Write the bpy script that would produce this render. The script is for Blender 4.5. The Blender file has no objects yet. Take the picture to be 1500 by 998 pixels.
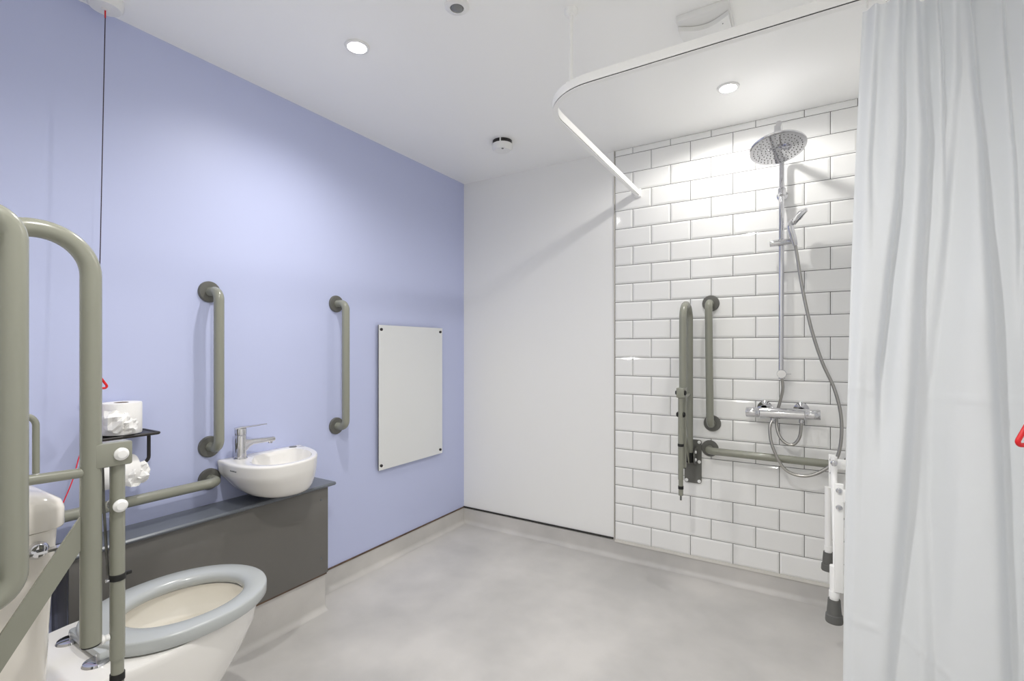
import bpy, bmesh, math, random
from mathutils import Vector, Matrix, noise
random.seed(7)
SC = bpy.context.scene
COL = SC.collection
PI = math.pi
V = Vector

# ------------------------------------------------------------------ camera
cam_d = bpy.data.cameras.new('camera')
cam = bpy.data.objects.new('camera', cam_d); COL.objects.link(cam)
cam_d.sensor_width = 36.0
cam_d.lens = 712.0 / 1500.0 * 36.0
cam_d.shift_y = 11.5 / 1500.0
cam_d.clip_start = 0.02
cam.location = (1.978, -2.629, 1.17)
cam.rotation_euler = (PI / 2, 0, math.atan(433 / 712))
SC.camera = cam

# ------------------------------------------------------------------ world, exposure
w = bpy.data.worlds.new('world'); SC.world = w; w.use_nodes = True
w.node_tree.nodes['Background'].inputs[0].default_value = (0.9, 0.95, 1.0, 1)
w.node_tree.nodes['Background'].inputs[1].default_value = 0.3
SC.view_settings.view_transform = 'Standard'
SC.view_settings.look = 'None'
SC.view_settings.gamma = 1.0
SC.view_settings.use_curve_mapping = False
SC.view_settings.exposure = 1.07
SC.cycles.diffuse_bounces = 10
SC.cycles.max_bounces = 16

# room dimensions
CEIL = 2.276
XR = 2.40          # right wall
YF = -2.465        # wall carrying the toilet
TX0 = 1.056        # left edge of the tiling

# downlights of the room (x, y, watts, beam angle, beam softness); the third is outside the camera's view
LAMPS = [(0.569, -1.403, 16.5, 156, 0.9), (1.691, -0.394, 8.0, 170, 0.30), (1.45, -2.08, 30, 160, 0.8)]
CORRIDOR_FILL = (1.70, -3.20, 20, 158, 0.9)  # unseen lamp added behind the camera to fill the room through the doorway

# ------------------------------------------------------------------ materials
def lin(c):
    return tuple(((v / 255) / 12.92 if v / 255 <= 0.04045 else ((v / 255 + 0.055) / 1.055) ** 2.4) for v in c) + (1,)

def mat(name, rgb, rough=0.5, metal=0.0, spec=0.5, bump=None, var=None, coat=0.0):
    m = bpy.data.materials.new(name); m.use_nodes = True
    nt = m.node_tree; b = nt.nodes['Principled BSDF']
    b.inputs['Base Color'].default_value = lin(rgb)
    b.inputs['Roughness'].default_value = rough
    b.inputs['Metallic'].default_value = metal
    b.inputs['Specular IOR Level'].default_value = spec
    b.inputs['Coat Weight'].default_value = coat
    tc = nt.nodes.new('ShaderNodeTexCoord')
    if var:                                   # var = (scale, rgb2, detail)
        n = nt.nodes.new('ShaderNodeTexNoise'); n.inputs['Scale'].default_value = var[0]; n.inputs['Detail'].default_value = var[2]
        r = nt.nodes.new('ShaderNodeValToRGB')
        r.color_ramp.elements[0].position = 0.35; r.color_ramp.elements[1].position = 0.68
        r.color_ramp.elements[0].color = lin(rgb); r.color_ramp.elements[1].color = lin(var[1])
        nt.links.new(tc.outputs['Object'], n.inputs['Vector']); nt.links.new(n.outputs['Fac'], r.inputs['Fac'])
        nt.links.new(r.outputs['Color'], b.inputs['Base Color'])
    if bump:                                  # bump = (scale, strength)
        n = nt.nodes.new('ShaderNodeTexNoise'); n.inputs['Scale'].default_value = bump[0]; n.inputs['Detail'].default_value = 4
        bp = nt.nodes.new('ShaderNodeBump'); bp.inputs['Strength'].default_value = bump[1]; bp.inputs['Distance'].default_value = 0.002
        nt.links.new(tc.outputs['Object'], n.inputs['Vector']); nt.links.new(n.outputs['Fac'], bp.inputs['Height'])
        nt.links.new(bp.outputs['Normal'], b.inputs['Normal'])
    return m

M = {}
M['blue'] = mat('blue_paint', (193, 200, 232), 0.45, spec=0.35, bump=(90, 0.05))
M['white_wall'] = mat('white_panel', (240, 240, 238), 0.34, spec=0.4, bump=(6, 0.03))
M['ceiling'] = mat('ceiling_paint', (252, 252, 250), 0.33, spec=0.4)
M['floor'] = mat('vinyl_floor', (186, 184, 181), 0.42, spec=0.4, bump=(160, 0.10), var=(2.9, (208, 205, 201), 9))
M['grout'] = mat('dark_grout', (80, 78, 75), 0.9, spec=0.1, bump=(200, 0.2))
M['tile'] = mat('white_glazed_tile', (240, 240, 238), 0.07, spec=0.5, bump=(14, 0.02))
M['seal'] = mat('white_sealant', (205, 202, 195), 0.5)
M['darktrim'] = mat('black_cap_strip', (38, 36, 34), 0.35)
M['browntrim'] = mat('brown_cap_strip', (62, 46, 38), 0.5, var=(9, (110, 84, 62), 4))
M['greyrail'] = mat('grey_coated_tube', (140, 141, 128), 0.26, spec=0.5, coat=0.25)
M['greyplate'] = mat('dark_grey_plate', (100, 100, 95), 0.4)
M['chrome'] = mat('chrome', (214, 214, 217), 0.05, metal=1)
M['chromeh'] = mat('brushed_hose', (176, 174, 170), 0.28, metal=1)
M['white'] = mat('white_plastic', (236, 236, 234), 0.32)
M['whitemetal'] = mat('white_powder_coat', (248, 248, 246), 0.28)
M['ceramic'] = mat('white_ceramic', (238, 236, 232), 0.08, coat=0.4)
M['cistern'] = mat('cistern_ceramic', (236, 231, 222), 0.10, coat=0.4)
M['seat'] = mat('grey_seat_plastic', (182, 186, 186), 0.22, coat=0.2)
M['anth'] = mat('anthracite_laminate', (106, 104, 100), 0.2, spec=0.5)
M['anth2'] = mat('anthracite_worktop', (104, 109, 116), 0.28, spec=0.5)
M['blackmetal'] = mat('black_metal', (34, 30, 29), 0.35)
M['black'] = mat('black_rubber', (20, 20, 20), 0.6)
M['rubber'] = mat('grey_rubber', (98, 98, 95), 0.65)
M['red'] = mat('red_plastic', (214, 24, 30), 0.35)
M['cord'] = mat('dark_red_cord', (46, 28, 48), 0.7)
M['redcord'] = mat('red_cord', (224, 26, 54), 0.6)
M['paper'] = mat('tissue_paper', (243, 242, 240), 0.9, spec=0.1, bump=(160, 0.25))
M['card'] = mat('cardboard_core', (140, 112, 92), 0.9)
M['lensgrey'] = mat('grey_lens', (128, 130, 130), 0.2)
M['bowl'] = mat('bowl_glaze', (240, 236, 226), 0.10, coat=0.3)

def mirror_mat():
    m = bpy.data.materials.new('mirror_glass'); m.use_nodes = True
    b = m.node_tree.nodes['Principled BSDF']
    b.inputs['Base Color'].default_value = (0.93, 0.94, 0.93, 1); b.inputs['Metallic'].default_value = 1; b.inputs['Roughness'].default_value = 0.0
    return m
M['mirror'] = mirror_mat()

def fabric_mat():
    m = bpy.data.materials.new('curtain_fabric'); m.use_nodes = True
    nt = m.node_tree; nt.nodes.clear()
    out = nt.nodes.new('ShaderNodeOutputMaterial'); mix = nt.nodes.new('ShaderNodeMixShader'); mix.inputs[0].default_value = 0.22
    b = nt.nodes.new('ShaderNodeBsdfPrincipled'); b.inputs['Base Color'].default_value = lin((226, 229, 232)); b.inputs['Roughness'].default_value = 0.6
    b.inputs['Specular IOR Level'].default_value = 0.25
    t = nt.nodes.new('ShaderNodeBsdfTranslucent'); t.inputs['Color'].default_value = lin((228, 231, 234))
    tc = nt.nodes.new('ShaderNodeTexCoord'); n = nt.nodes.new('ShaderNodeTexNoise'); n.inputs['Scale'].default_value = 9; n.inputs['Detail'].default_value = 3
    bp = nt.nodes.new('ShaderNodeBump'); bp.inputs['Strength'].default_value = 0.25; bp.inputs['Distance'].default_value = 0.01
    nt.links.new(tc.outputs['Object'], n.inputs['Vector']); nt.links.new(n.outputs['Fac'], bp.inputs['Height']); nt.links.new(bp.outputs['Normal'], b.inputs['Normal'])
    nt.links.new(b.outputs[0], mix.inputs[1]); nt.links.new(t.outputs[0], mix.inputs[2]); nt.links.new(mix.outputs[0], out.inputs[0])
    return m
M['fabric'] = fabric_mat()

def emis(name, col, s):
    m = bpy.data.materials.new(name); m.use_nodes = True
    b = m.node_tree.nodes['Principled BSDF']
    b.inputs['Base Color'].default_value = (1, 1, 1, 1); b.inputs['Emission Color'].default_value = col; b.inputs['Emission Strength'].default_value = s
    return m
M['lamp'] = emis('lamp_lens', (1, 0.98, 0.94, 1), 40)

# ------------------------------------------------------------------ mesh helpers (world coordinates)
class MB:
    def __init__(s): s.bm = bmesh.new()
    def box(s, a, b, bev=0.0, mtx=None, seg=2):
        t = bmesh.new(); bmesh.ops.create_cube(t, size=1)
        c = [(a[i] + b[i]) / 2 for i in range(3)]; d = [abs(b[i] - a[i]) for i in range(3)]
        for v in t.verts: v.co = V((v.co.x * d[0] + c[0], v.co.y * d[1] + c[1], v.co.z * d[2] + c[2]))
        if bev > 0: bmesh.ops.bevel(t, geom=t.edges[:], offset=bev, segments=seg, affect='EDGES', profile=0.5)
        return s.add(t, mtx)
    def add(s, t, mtx=None):
        if mtx is not None: t.transform(mtx)
        me = bpy.data.meshes.new('tmp'); t.to_mesh(me); t.free(); s.bm.from_mesh(me); bpy.data.meshes.remove(me)
        return s
    def tube(s, pts, r, seg=20, cap=True, closed=False):
        pts = [V(p) for p in pts]; n = len(pts)
        rr = r if isinstance(r, (list, tuple)) else [r] * n
        tang = []
        for i in range(n):
            if closed: d = pts[(i + 1) % n] - pts[i - 1]
            else: d = pts[min(i + 1, n - 1)] - pts[max(i - 1, 0)]
            tang.append(d.normalized())
        up = V((0, 0, 1)) if abs(tang[0].z) < 0.9 else V((1, 0, 0))
        u = (up - tang[0] * up.dot(tang[0])).normalized()
        rings = []
        for i in range(n):
            u = (u - tang[i] * u.dot(tang[i])).normalized(); vv = tang[i].cross(u)
            rings.append([s.bm.verts.new(pts[i] + (u * math.cos(2 * PI * k / seg) + vv * math.sin(2 * PI * k / seg)) * rr[i]) for k in range(seg)])
        for i in range(n if closed else n - 1):
            a, b = rings[i], rings[(i + 1) % n]
            for k in range(seg): s.bm.faces.new((a[k], a[(k + 1) % seg], b[(k + 1) % seg], b[k]))
        if cap and not closed:
            s.bm.faces.new(rings[0][::-1]); s.bm.faces.new(rings[-1])
        return s
    def lathe(s, prof, loc, axis=(0, 0, 1), seg=32):
        """prof = [(r, h)] along axis from loc"""
        ax = V(axis).normalized(); q = V((0, 0, 1)).rotation_difference(ax)
        rings = []
        for r, h in prof:
            if r < 1e-6: rings.append([s.bm.verts.new(V(loc) + q @ V((0, 0, h)))])
            else: rings.append([s.bm.verts.new(V(loc) + q @ V((r * math.cos(2 * PI * k / seg), r * math.sin(2 * PI * k / seg), h))) for k in range(seg)])
        for a, b in zip(rings, rings[1:]):
            if len(a) == 1 and len(b) == 1: continue
            for k in range(seg):
                k2 = (k + 1) % seg
                if len(a) == 1: s.bm.faces.new((a[0], b[k2], b[k]))
                elif len(b) == 1: s.bm.faces.new((a[k], a[k2], b[0]))
                else: s.bm.faces.new((a[k], a[k2], b[k2], b[k]))
        return s
    def loft(s, rings, cap0=True, cap1=True):
        R = [[s.bm.verts.new(p) for p in r] for r in rings]; n = len(R[0])
        for a, b in zip(R, R[1:]):
            for k in range(n): s.bm.faces.new((a[k], a[(k + 1) % n], b[(k + 1) % n], b[k]))
        if cap0: s.bm.faces.new(R[0][::-1])
        if cap1: s.bm.faces.new(R[-1])
        return s
    def prism(s, poly, d):
        """poly = list of 3D points, extruded along vector d"""
        d = V(d); return s.loft([[V(p) for p in poly], [V(p) + d for p in poly]])

def obj(name, mb, m, parent=None, smooth=True, sharp=40, kind=None, label=None):
    bm = mb.bm
    bmesh.ops.recalc_face_normals(bm, faces=bm.faces[:])
    me = bpy.data.meshes.new(name)
    if parent is not None: org = parent['_w'] if '_w' in parent else (0, 0, 0)
    else:
        xs = [v.co for v in bm.verts]
        org = ((min(v.x for v in xs) + max(v.x for v in xs)) / 2, (min(v.y for v in xs) + max(v.y for v in xs)) / 2, min(v.z for v in xs))
    bm.transform(Matrix.Translation(-V(org)))
    if smooth:
        for f in bm.faces: f.smooth = True
        for e in bm.edges:
            if len(e.link_faces) == 2 and e.calc_face_angle(0) > math.radians(sharp): e.smooth = False
    bm.to_mesh(me); bm.free()
    o = bpy.data.objects.new(name, me); COL.objects.link(o); me.materials.append(M[m])
    if parent is not None: o.parent = parent
    else: o.location = org
    o['_w'] = list(org)
    if kind: o['kind'] = kind
    if label: o['label'] = label
    return o

def thing(name, label, cat, loc, group=None):
    o = bpy.data.objects.new(name, None); COL.objects.link(o); o.location = loc; o.empty_display_size = 0.05
    o['_w'] = list(loc); o['label'] = label; o['category'] = cat
    if group: o['group'] = group
    return o
def tag(o, label, cat, group=None):
    o['label'] = label; o['category'] = cat
    if group: o['group'] = group
    return o
def struct(name, mb, m, parent=None, smooth=False):
    o = obj(name, mb, m, parent, smooth=smooth)
    if parent is None: o['kind'] = 'structure'
    return o

def rounded(pts, rad, n=8):
    """polyline with its inner corners rounded"""
    pts = [V(p) for p in pts]; out = [pts[0]]
    for i in range(1, len(pts) - 1):
        p, a, b = pts[i], (pts[i - 1] - pts[i]), (pts[i + 1] - pts[i])
        r = rad[i - 1] if isinstance(rad, (list, tuple)) else rad
        la, lb = a.length, b.length; a.normalize(); b.normalize()
        ang = a.angle(b); t = min(r / math.tan(ang / 2), la * 0.499, lb * 0.499); rr = t * math.tan(ang / 2)
        c = p + (a + b).normalized() * (rr / math.sin(ang / 2))
        s0, s1 = (p + a * t) - c, (p + b * t) - c
        tot = s0.angle(s1); ax = s0.cross(s1).normalized()
        for k in range(n + 1): out.append(c + Matrix.Rotation(tot * k / n, 3, ax) @ s0)
    out.append(pts[-1]); return out

def spline(pts, n=8, closed=False):
    P = [V(p) for p in pts]; N = len(P); out = []
    for i in range(N if closed else N - 1):
        if closed: p0, p1, p2, p3 = P[i - 1], P[i], P[(i + 1) % N], P[(i + 2) % N]
        else: p0, p1, p2, p3 = P[max(i - 1, 0)], P[i], P[i + 1], P[min(i + 2, N - 1)]
        for k in range(n):
            t = k / n
            out.append(0.5 * ((2 * p1) + (p2 - p0) * t + (2 * p0 - 5 * p1 + 4 * p2 - p3) * t * t + (3 * p1 - p0 - 3 * p2 + p3) * t ** 3))
    if not closed: out.append(P[-1])
    return out

# ------------------------------------------------------------------ the setting
YB = -3.75   # far end of the corridor behind the doorway
struct('floor', MB().box((-0.15, YB, -0.10), (3.3, 0.15, 0.0)), 'floor')
struct('ceiling', MB().box((-0.15, YB, CEIL), (3.3, 0.15, CEIL + 0.1)), 'ceiling')
struct('wall_left', MB().box((-0.12, YF - 0.12, 0), (0.0, 0.12, CEIL)), 'blue')
wall_back = struct('wall_back', MB().box((0.0, 0.0, 0), (TX0 - 0.006, 0.12, CEIL)).box((TX0 - 0.006, 0.006, 0), (XR + 0.12, 0.12, CEIL)), 'white_wall')
struct('wall_right', MB().box((XR, YF - 0.12, 0), (XR + 0.12, 0.006, CEIL)), 'white_wall')
DO0, DO1, DOH = 1.17, 2.20, 2.10      # door opening in the wall that carries the toilet
struct('wall_front', MB().box((0.0, YF - 0.12, 0), (DO0, YF, CEIL)).box((DO1, YF - 0.12, 0), (XR, YF, CEIL)).box((DO0, YF - 0.12, DOH), (DO1, YF, CEIL)), 'white_wall')
struct('wall_corridor', MB().box((0.6, YB, 0), (0.7, YF - 0.12, CEIL)).box((2.9, YB, 0), (3.0, YF - 0.12, CEIL)).box((0.7, YB, 0), (2.9, YB + 0.1, CEIL)).box((XR + 0.12, YF - 0.12, 0), (2.9, YF - 0.02, CEIL)), 'white_wall')

# tiling: each tile is a piece of the back wall
TW, TH, G = 0.202, 0.102, 0.0026
TZ0 = 0.100
obj('grout_bed', MB().box((TX0 - 0.002, 0.0008, TZ0 - 0.004), (XR, 0.006, CEIL)), 'grout', wall_back, smooth=False)
obj('tile_edge_trim', MB().box((TX0 - 0.0065, -0.006, TZ0), (TX0 - 0.0015, 0.0055, CEIL), 0.001), 'seal', wall_back)
obj('sealant_bead', MB().prism([(TX0, 0.0, TZ0 - 0.014), (TX0, -0.009, TZ0 - 0.012), (TX0, -0.005, TZ0 + 0.001), (TX0, 0.0, TZ0 + 0.001)], (XR - TX0, 0, 0)), 'seal', wall_back)
tile_cache = {}
def tile_mesh(wd, ht):
    key = (round(wd, 4), round(ht, 4))
    if key in tile_cache: return tile_cache[key]
    b = min(0.009, ht * 0.3, wd * 0.3); f, e, k = -0.0045, -0.0012, 0.004
    bm = bmesh.new()
    def ring(i, y): return [bm.verts.new(p) for p in ((i, y, i), (wd - i, y, i), (wd - i, y, ht - i), (i, y, ht - i))]
    A, B, Cc = ring(0, k), ring(0, e), ring(b, f)
    for P, Q in ((A, B), (B, Cc)):
        for j in range(4): bm.faces.new((P[j], P[(j + 1) % 4], Q[(j + 1) % 4], Q[j]))
    bm.faces.new(Cc)
    bmesh.ops.recalc_face_normals(bm, faces=bm.faces[:])
    me = bpy.data.meshes.new('tile'); bm.to_mesh(me); bm.free(); me.materials.append(M['tile'])
    tile_cache[key] = me; return me
org = V(wall_back['_w'])
for row in range(22):
    z0 = TZ0 + row * TH; z1 = min(z0 + TH, CEIL)
    x = TX0
    first = True
    while x < XR - 0.012:
        wd = TW if (row % 2 == 0 or not first) else TW / 2
        wd = min(wd, XR - x); first = False
        o = bpy.data.objects.new('tile', tile_mesh(wd - G, z1 - z0 - G)); COL.objects.link(o); o.parent = wall_back
        o.location = V((x + G / 2, 0.0, z0 + G / 2)) - org
        o.rotation_euler = (random.uniform(-0.002, 0.002), 0, random.uniform(-0.002, 0.002))
        x += wd

# coved vinyl skirting
def cove(a, b, nrm, h, th=0.004, r=0.026):
    """profile swept from a to b (floor points on the wall line); nrm points into the room"""
    a, b, n = V(a), V(b), V(nrm); prof = [(0, 0.0), (0, h), (th, h), (th, r)]
    for k in range(1, 9):
        t = PI / 2 * k / 8; prof.append((th + r - r * math.cos(t), r - r * math.sin(t) + 0.0003))
    pa = [a + n * u + V((0, 0, z)) for u, z in prof]
    return MB().prism(pa, b - a)
SK = 0.100
BX = 0.140                      # face of the duct box along the left wall
BY1, BY0 = -1.195, -2.09        # its ends
bl = struct('baseboard_left', cove((0, BY1 + 0.01, 0), (0, 0, 0), (1, 0, 0), SK), 'floor', smooth=True)
struct('baseboard_back', cove((0.0, 0, 0), (XR, 0, 0), (0, -1, 0), SK - 0.004), 'floor', smooth=True)
struct('baseboard_right', cove((XR, 0, 0), (XR, YF, 0), (-1, 0, 0), SK), 'floor', smooth=True)
struct('baseboard_front', cove((DO0, YF, 0), (0, YF, 0), (0, 1, 0), SK), 'floor', smooth=True)
struct('trim_1', MB().box((0.0, BY1 + 0.01, SK), (0.007, 0.0, SK + 0.007), 0.001), 'browntrim')
struct('trim_2', MB().box((0.0, -0.008, SK), (TX0 - 0.008, 0.0, SK + 0.009), 0.001), 'darktrim')

# ------------------------------------------------------------------ duct box and worktop on the left wall
t = thing('duct_box', 'anthracite laminate boxing panel under the dark ledge beside the toilet', 'panel', (BX / 2, (BY0 + BY1) / 2, 0.0))
obj('front_panel', MB().box((BX - 0.018, BY0, 0.168), (BX, BY1, 0.551), 0.001), 'anth', t)
obj('end_panel', MB().box((0.001, BY1 - 0.018, 0.168), (BX - 0.019, BY1, 0.551), 0.001), 'anth', t)
obj('end_panel', MB().box((0.001, BY0, 0.168), (BX - 0.019, BY0 + 0.018, 0.551), 0.001), 'anth', t)
for sy in (BY1 - 0.035, BY0 + 0.05):
    for sz in (0.24, 0.50):
        obj('screw_cap', MB().lathe([(0.0, 0.0015), (0.004, 0.0012), (0.005, 0)], (BX, sy, sz), (1, 0, 0), 12), 'anth2', t)
p = obj('plinth', MB().box((0.001, BY0, 0.0), (BX - 0.018, BY1 - 0.004, 0.1675)), 'floor', t, smooth=False)
obj('plinth_cove', cove((BX - 0.018, BY0, 0), (BX - 0.018, BY1 - 0.004, 0), (1, 0, 0), 0.16), 'floor', t)
obj('cap_strip', MB().box((BX - 0.0175, BY0, 0.160), (BX - 0.003, BY1 - 0.004, 0.1675), 0.001), 'browntrim', t)
tag(obj('ledge', MB().prism(
    [(0.001, -1.165, 0.552), (0.150, -1.165, 0.552), (0.157, -1.165, 0.558), (0.157, -1.165, 0.562), (0.152, -1.165, 0.567), (0.001, -1.165, 0.567)], (0, -1.298, 0)), 'anth2'),
    'dark grey laminate ledge running along the blue wall over the boxing', 'shelf')

# ------------------------------------------------------------------ grab rails
def grab_rail(label, p1, p2, nrm, so=0.072, r=0.0178):
    p1, p2, n = V(p1), V(p2), V(nrm)
    t = thing('grab_rail', label, 'grab rail', tuple((p1 + p2) / 2), 'grey tubular grab rails')
    path = rounded([p1 + n * 0.004, p1 + n * so, p2 + n * so, p2 + n * 0.004], 0.05, 10)
    obj('rail_tube', MB().tube(path, r, 28), 'greyrail', t)
    for p in (p1, p2):
        fl = obj('flange', MB().lathe([(0.0, 0.0), (0.041, 0.0), (0.041, 0.006), (0.038, 0.010), (0.019, 0.0115), (0, 0.0115)], p, n, 40), 'greyplate', t)
    return t
grab_rail('upright grey grab rail on the blue wall above the basin tap', (0, -1.632, 0.790), (0, -1.632, 1.388), (1, 0, 0))
grab_rail('upright grey grab rail on the blue wall between basin and mirror', (0, -1.040, 0.790), (0, -1.040, 1.388), (1, 0, 0))
grab_rail('level grey grab rail on the blue wall low between toilet and basin', (0, -1.632, 0.665), (0, -2.232, 0.665), (1, 0, 0))
grab_rail('upright grey grab rail beside the cistern and its hinged rail', (0.925, YF, 0.785), (0.925, YF, 1.377), (0, 1, 0), so=0.078)
grab_rail('upright grey grab rail on the white tiles left of the shower', (1.567, -0.0045, 0.792), (1.560, -0.0045, 1.397), (0, -1, 0), so=0.07)
grab_rail('level grey grab rail on the white tiles under the shower valve', (1.556, -0.0045, 0.664), (2.156, -0.0045, 0.660), (0, -1, 0), so=0.07)

# ------------------------------------------------------------------ hinged drop-down rails (folded up)
def drop_rail(label, x0, yw, n, zc=0.0, caps='white', side=1):
    """x0 = plane of the loop, yw = wall face, n = +1/-1 direction into the room along y"""
    t = thing('hinged_rail', label, 'support rail', (x0, yw, 0.49 + zc), 'grey hinged support rails folded up')
    P = lambda d, z, dx=0: (x0 + dx, yw + n * d, z + zc)
    r = 0.0168
    loop = rounded([P(0.058, 0.64), P(0.058, 1.385), P(0.214, 1.385), P(0.214, 0.602)], 0.076, 14)
    obj('loop_tube', MB().tube(loop, r, 28), 'greyrail', t)
    obj('end_plug', MB().lathe([(0.0, 0.0), (0.0150, 0.0), (0.0150, 0.004), (0, 0.004)], P(0.214, 0.5985), (0, 0, 1), 24), 'black', t)
    obj('hinge_bush', MB().lathe([(0.0, 0.0), (0.019, 0.0), (0.019, 0.05), (0, 0.05)], P(0.058, 0.595), (0, 0, 1), 24), 'black', t)
    obj('cross_bar', MB().tube([P(0.058, 0.939), P(0.214, 0.933)], 0.0095, 18), 'greyrail', t)
    # flat diagonal brace from the front tube to the hinge
    d0, d1 = V(P(0.060, 0.600)), V(P(0.212, 0.842)); dr = (d1 - d0).normalized(); up = V((0, -dr.z * n, dr.y * n)) if True else None
    up = V((1, 0, 0)).cross(dr)
    obj('brace', MB().prism([d0 + up * 0.017 - V((0.003, 0, 0)), d0 - up * 0.017 - V((0.003, 0, 0)), d1 - up * 0.017 - V((0.003, 0, 0)), d1 + up * 0.017 - V((0.003, 0, 0))], (0.006, 0, 0)), 'greyrail', t)
    # wall plate with cap nuts and hinge ears
    pc = V((x0 + 0.006, yw, 0.59 + zc)); s = 0.042
    poly = []
    for cx_, cz_, a0 in ((s - 0.012, 0.112 - 0.012, 0), (-s + 0.012, 0.112 - 0.012, 90), (-s + 0.012, -0.112 + 0.012, 180), (s - 0.012, -0.112 + 0.012, 270)):
        for k in range(5):
            a = math.radians(a0 + k * 22.5); poly.append(pc + V((cx_ + 0.012 * math.cos(a), n * 0.0005, cz_ + 0.012 * math.sin(a))))
    pl = obj('wall_plate', MB().prism(poly, (0, n * 0.006, 0)), 'greyplate', t)
    for sx in (-1, 1):
        for dz in (-0.1, 0.0, 0.1):
            obj('screw_cap', MB().lathe([(0.0085, 0), (0.0085, 0.002), (0.005, 0.0045), (0, 0.005)], pc + V((sx * 0.031, n * 0.0065, dz)), (0, n, 0), 16), 'white', pl)
    for sx in (-1, 1):
        obj('hinge_ear', MB().prism([P(0.006, 0.575, sx * 0.0215), P(0.006, 0.665, sx * 0.0215), P(0.062, 0.65, sx * 0.0215), P(0.074, 0.635, sx * 0.0215), P(0.074, 0.600, sx * 0.0215), P(0.05, 0.585, sx * 0.0215)], (sx * 0.004, 0, 0)), 'greyplate', t)
        for dz in (0.607, 0.645):
            obj('hinge_cap', MB().lathe([(0.008, 0), (0.008, 0.003), (0.005, 0.006), (0, 0.0065)], P(0.045, dz, sx * 0.0255), (sx, 0, 0), 16), 'white', t)
    # support leg folded against the front tube
    yl = 0.256
    br = obj('leg_bracket', MB().box(P(0.214, 0.985, -0.0172), P(0.276, 0.938, 0.0172), 0.004), 'greyrail', t)
    leg = obj('leg', MB().tube([P(yl, 0.950), P(yl, 0.552)], 0.0125, 24), 'greyrail', t)
    obj('inner_leg', MB().tube([P(yl, 0.556), P(yl, 0.478)], 0.0108, 20), 'greyrail', leg)
    obj('rubber_foot', MB().lathe([(0, 0), (0.0125, 0), (0.0125, 0.014), (0, 0.016)], P(yl, 0.508), (0, 0, 1), 20), 'black', leg)
    obj('foot_pin', MB().tube([P(yl, 0.480), P(yl, 0.455)], 0.0045, 10), 'greyplate', leg)
    obj('clip_band', MB().lathe([(0.0128, 0), (0.0140, 0.001), (0.0140, 0.012), (0.0128, 0.013)], P(yl, 0.708), (0, 0, 1), 24).box(P(yl + 0.010, 0.712, -0.004), P(yl + 0.024, 0.719, 0.004), 0.002), 'black', leg)
    for z, rad in ((0.961, 0.0125), (0.858, 0.0125)):
        for sx in (-1, 1):
            b = 0.0172 if z > 0.9 else 0.0125
            obj('pivot_cap', MB().lathe([(rad, 0), (rad, 0.003), (rad * 0.75, 0.0055), (rad * 0.62, 0.0075), (0, 0.0085)], P(yl, z, sx * b), (sx, 0, 0), 24), caps, t)
    obj('stay', MB().tube([P(yl - 0.020, 0.945, -0.012), P(yl - 0.018, 0.86, -0.012), P(yl - 0.012, 0.72, -0.010)], 0.0025, 8), 'greyplate', t)
    obj('detent_pin', MB().lathe([(0.003, 0), (0.0032, 0.006), (0, 0.007)], P(yl - 0.013, 0.712), (0, -n, 0), 10), 'chrome', t)
    return t, P
drop_rail('grey hinged rail folded up on the white tiles', 1.468, -0.0045, -1, caps='black')
tr, P = drop_rail('grey hinged rail folded up beside the cistern, with white pivot caps', 0.80, YF, 1)
# thin bent paper rod sitting on the cross bar of the toilet's rail
obj('paper_rod', MB().tube(rounded([P(0.075, 1.052), P(0.136, 1.052), P(0.136, 0.947)], 0.02, 8), 0.0052, 14), 'greyrail', tr)
obj('rod_tip', MB().lathe([(0.0045, 0), (0.0045, 0.004), (0, 0.004)], P(0.136, 0.9425), (0, 0, 1), 12), 'white', tr)
obj('seat_side_knob', MB().lathe([(0.0, 0.0), (0.006, 0), (0.006, 0.006), (0.009, 0.009), (0.009, 0.014), (0.0, 0.017)], P(0.2425, 0.60), (0, -1, 0), 16), 'white', tr)

# ------------------------------------------------------------------ mirror
t = thing('mirror', 'frameless upright mirror with dark corner caps on the blue wall', 'mirror', (0.0, -0.514, 0.514))
my0, my1, mz0, mz1 = -0.779, -0.250, 0.514, 1.296
obj('glass', MB().box((0.0186, my0, mz0), (0.0192, my1, mz1)), 'mirror', t, smooth=False)
obj('backing', MB().box((0.0135, my0, mz0), (0.0185, my1, mz1)), 'blackmetal', t, smooth=False)
for yy in (my0 + 0.019, my1 - 0.019):
    for zz in (mz0 + 0.024, mz1 - 0.024):
        c = obj('corner_cap', MB().lathe([(0.008, 0), (0.008, 0.003), (0.0065, 0.005), (0, 0.0055)], (0.0193, yy, zz), (1, 0, 0), 20), 'blackmetal', t)
        obj('spacer', MB().lathe([(0.006, 0), (0.006, 0.0135)], (0.0, yy, zz), (1, 0, 0), 14), 'chrome', t)

# ------------------------------------------------------------------ hand basin
t = thing('hand_basin', 'small white ceramic hand basin on the blue wall above the ledge', 'basin', (0.0, -1.43, 0.575))
RZ = 0.734
outl = [(0.002, -1.600), (0.05, -1.612), (0.12, -1.622), (0.20, -1.617), (0.265, -1.592), (0.305, -1.545), (0.317, -1.480), (0.303, -1.405), (0.265, -1.345), (0.20, -1.300), (0.12, -1.270), (0.05, -1.257), (0.002, -1.255), (0.001, -1.34), (0.001, -1.43), (0.001, -1.52)]
O = spline([(x, y, 0) for x, y in outl], 5, True)
for p_ in O: p_.x = max(p_.x, 0.001)
bc = V((0.135, -1.385, 0))
inn = [(0.075, -1.500), (0.14, -1.545), (0.20, -1.560), (0.25, -1.545), (0.280, -1.505), (0.288, -1.455), (0.272, -1.395), (0.235, -1.348), (0.175, -1.315), (0.11, -1.300), (0.07, -1.310), (0.052, -1.345), (0.048, -1.39), (0.050, -1.43), (0.055, -1.465), (0.062, -1.485)]
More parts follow.
